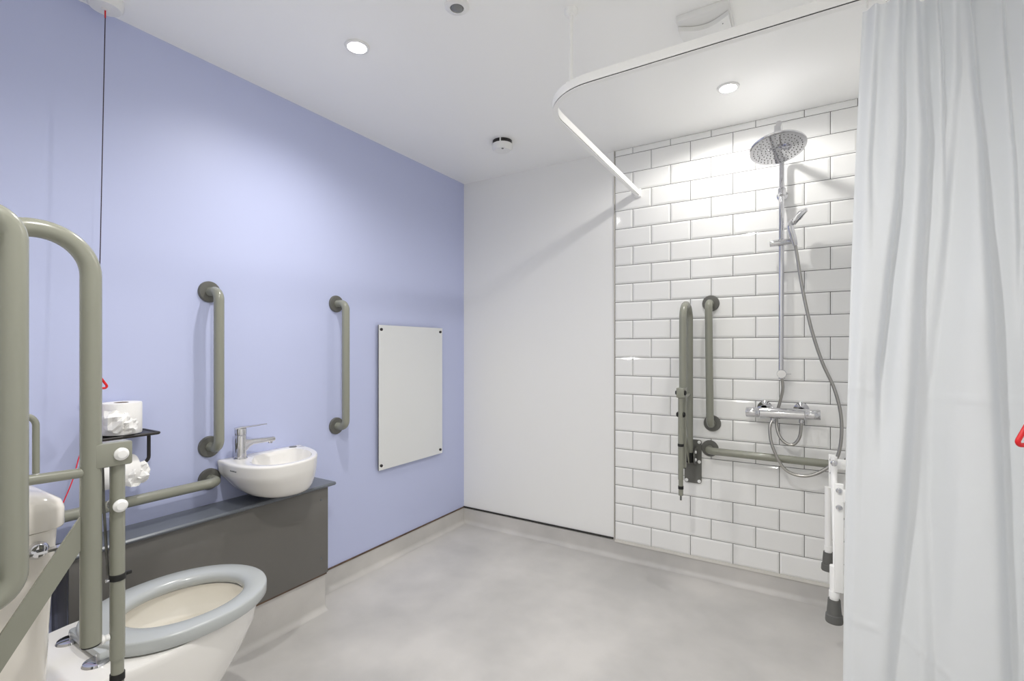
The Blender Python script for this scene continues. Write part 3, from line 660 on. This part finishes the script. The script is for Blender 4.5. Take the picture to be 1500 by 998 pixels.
for yy in (-0.30, -0.79):
    obj('side_bar', MB().box((2.050, yy - 0.010, 0.405 if yy < -0.5 else 0.47), (2.074, yy + 0.006, 0.745), 0.002), 'whitemetal', t)
    obj('lower_stay', MB().prism([(2.060, yy - 0.008, 0.46), (2.060, yy - 0.008, 0.43), (XR, yy - 0.008, 0.34), (XR, yy - 0.008, 0.46)], (0, 0.005, 0)), 'whitemetal', t)
    obj('hinge_arm', MB().box((2.070, yy - 0.012, 0.690), (XR, yy - 0.004, 0.730), 0.002), 'whitemetal', t)
    for zz in (0.725, 0.672):
        obj('bolt', MB().lathe([(0.009, 0), (0.009, 0.003), (0.006, 0.007), (0, 0.0075)], (2.062, yy - 0.010, zz), (0, -1, 0), 14), 'chrome', t)
    obj('wall_bracket', MB().box((XR - 0.008, yy - 0.03, 0.33), (XR, yy + 0.03, 0.76), 0.002), 'whitemetal', t)
obj('hinge_bolt', MB().lathe([(0.0115, 0), (0.0115, 0.003), (0.007, 0.006), (0, 0.0065)], (2.066, -0.357, 0.722), (0, -1, 0), 20), 'chrome', t)
obj('seat_board', MB().box((2.106, -0.80, 0.47), (2.140, -0.285, 0.86), 0.012), 'white', t)

# ------------------------------------------------------------------ ceiling fittings
def downlight(x, y, watts, beam, soft, label):
    t = thing('downlight', label, 'downlight', (x, y, CEIL), 'recessed ceiling downlights')
    obj('bezel', MB().lathe([(0.030, -0.002), (0.034, -0.006), (0.043, -0.005), (0.045, 0.0), (0.030, 0.0), (0.030, -0.002)], (x, y, CEIL), (0, 0, 1), 40), 'white', t)
    obj('lens', MB().lathe([(0.0, -0.0105), (0.016, -0.0095), (0.026, -0.0065), (0.0305, -0.0015), (0.0, -0.0005)], (x, y, CEIL), (0, 0, 1), 32), 'lamp', t)
    ld = bpy.data.lights.new('downlight_lamp', 'SPOT'); ld.energy = watts; ld.spot_size = math.radians(beam); ld.spot_blend = soft; ld.shadow_soft_size = 0.025
    ld.color = (1.0, 0.978, 0.945)
    lo = bpy.data.objects.new('downlight_lamp', ld); COL.objects.link(lo); lo.parent = t; lo.location = (0, 0, -0.016)
downlight(*LAMPS[0], 'lit downlight in the ceiling over the hand basin')
downlight(*LAMPS[1], 'lit downlight in the ceiling over the tiled shower')
downlight(*LAMPS[2], 'lit downlight in the ceiling inside the doorway')
downlight(*CORRIDOR_FILL, 'added fill lamp in the ceiling of the unseen corridor')

sx_, sy_ = 1.012, -1.382
t = thing('presence_sensor', 'round white ceiling sensor with a grey lens', 'sensor', (sx_, sy_, CEIL))
obj('sensor_rim', MB().lathe([(0.040, 0.0), (0.039, -0.006), (0.034, -0.010), (0.022, -0.010), (0.021, 0.0)], (sx_, sy_, CEIL), (0, 0, 1), 36), 'white', t)
obj('sensor_lens', MB().lathe([(0.0, -0.016), (0.012, -0.014), (0.019, -0.009), (0.0205, -0.002)], (sx_, sy_, CEIL), (0, 0, 1), 28), 'lensgrey', t)

ax_, ay_ = 0.585, -0.437
t = thing('smoke_alarm', 'small white smoke alarm with a dark base ring', 'alarm', (ax_, ay_, CEIL))
obj('base_ring', MB().lathe([(0.0, 0.0), (0.052, 0.0), (0.052, -0.016), (0.050, -0.018), (0.0, -0.018)], (ax_, ay_, CEIL), (0, 0, 1), 40), 'blackmetal', t)
obj('alarm_body', MB().lathe([(0.054, -0.0185), (0.055, -0.022), (0.052, -0.040), (0.042, -0.050), (0.0, -0.052)], (ax_, ay_, CEIL), (0, 0, 1), 40), 'white', t)
for k in range(4):
    a = 2 * PI * k / 4 + 0.35
    obj('vent_rib', MB().box((ax_ + 0.0515 * math.cos(a) - 0.003, ay_ + 0.0515 * math.sin(a) - 0.003, CEIL - 0.0185), (ax_ + 0.0515 * math.cos(a) + 0.003, ay_ + 0.0515 * math.sin(a) + 0.003, CEIL)), 'white', t)
obj('test_button', MB().lathe([(0.006, 0.0), (0.006, -0.0025), (0, -0.003)], (ax_ + 0.02, ay_ - 0.03, CEIL - 0.0508), (0, 0, 1), 14), 'lensgrey', t)

# extractor fan: square box with a bowed cover and a curved slot
fx0, fx1, fy0, fy1 = 1.603, 1.765, -0.965, -0.800
t = thing('extractor_fan', 'square white extractor fan with a bowed cover on the ceiling', 'fan', ((fx0 + fx1) / 2, (fy0 + fy1) / 2, CEIL))
obj('back_box', MB().box((fx0, fy0, CEIL - 0.022), (fx1, fy1, CEIL), 0.003), 'white', t)
cv = MB(); N = 14; A, B = [], []
for k in range(N + 1):
    u = k / N; x = fx0 + 0.004 + (fx1 - fx0 - 0.008) * u; yy = fy0 + 0.022 + 0.034 * math.sin(PI * u)
    A.append((x, yy, CEIL - 0.024)); B.append((x, yy, CEIL - 0.040))
bot = [(fx1 - 0.004, fy1 - 0.004, 0), (fx0 + 0.004, fy1 - 0.004, 0)]
cv.loft([[V(p) for p in A] + [V((p[0], p[1], CEIL - 0.024)) for p in bot], [V(p) for p in B] + [V((p[0], p[1], CEIL - 0.030)) for p in bot]])
obj('cover', cv, 'white', t, sharp=30)
obj('status_light', MB().lathe([(0.002, 0), (0.002, -0.001), (0, -0.001)], (fx1 - 0.025, fy0 + 0.060, CEIL - 0.0385), (0, 0, 1), 10), 'lensgrey', t)

# bookkeeping property used while building
for o in bpy.data.objects:
    if '_w' in o: del o['_w']
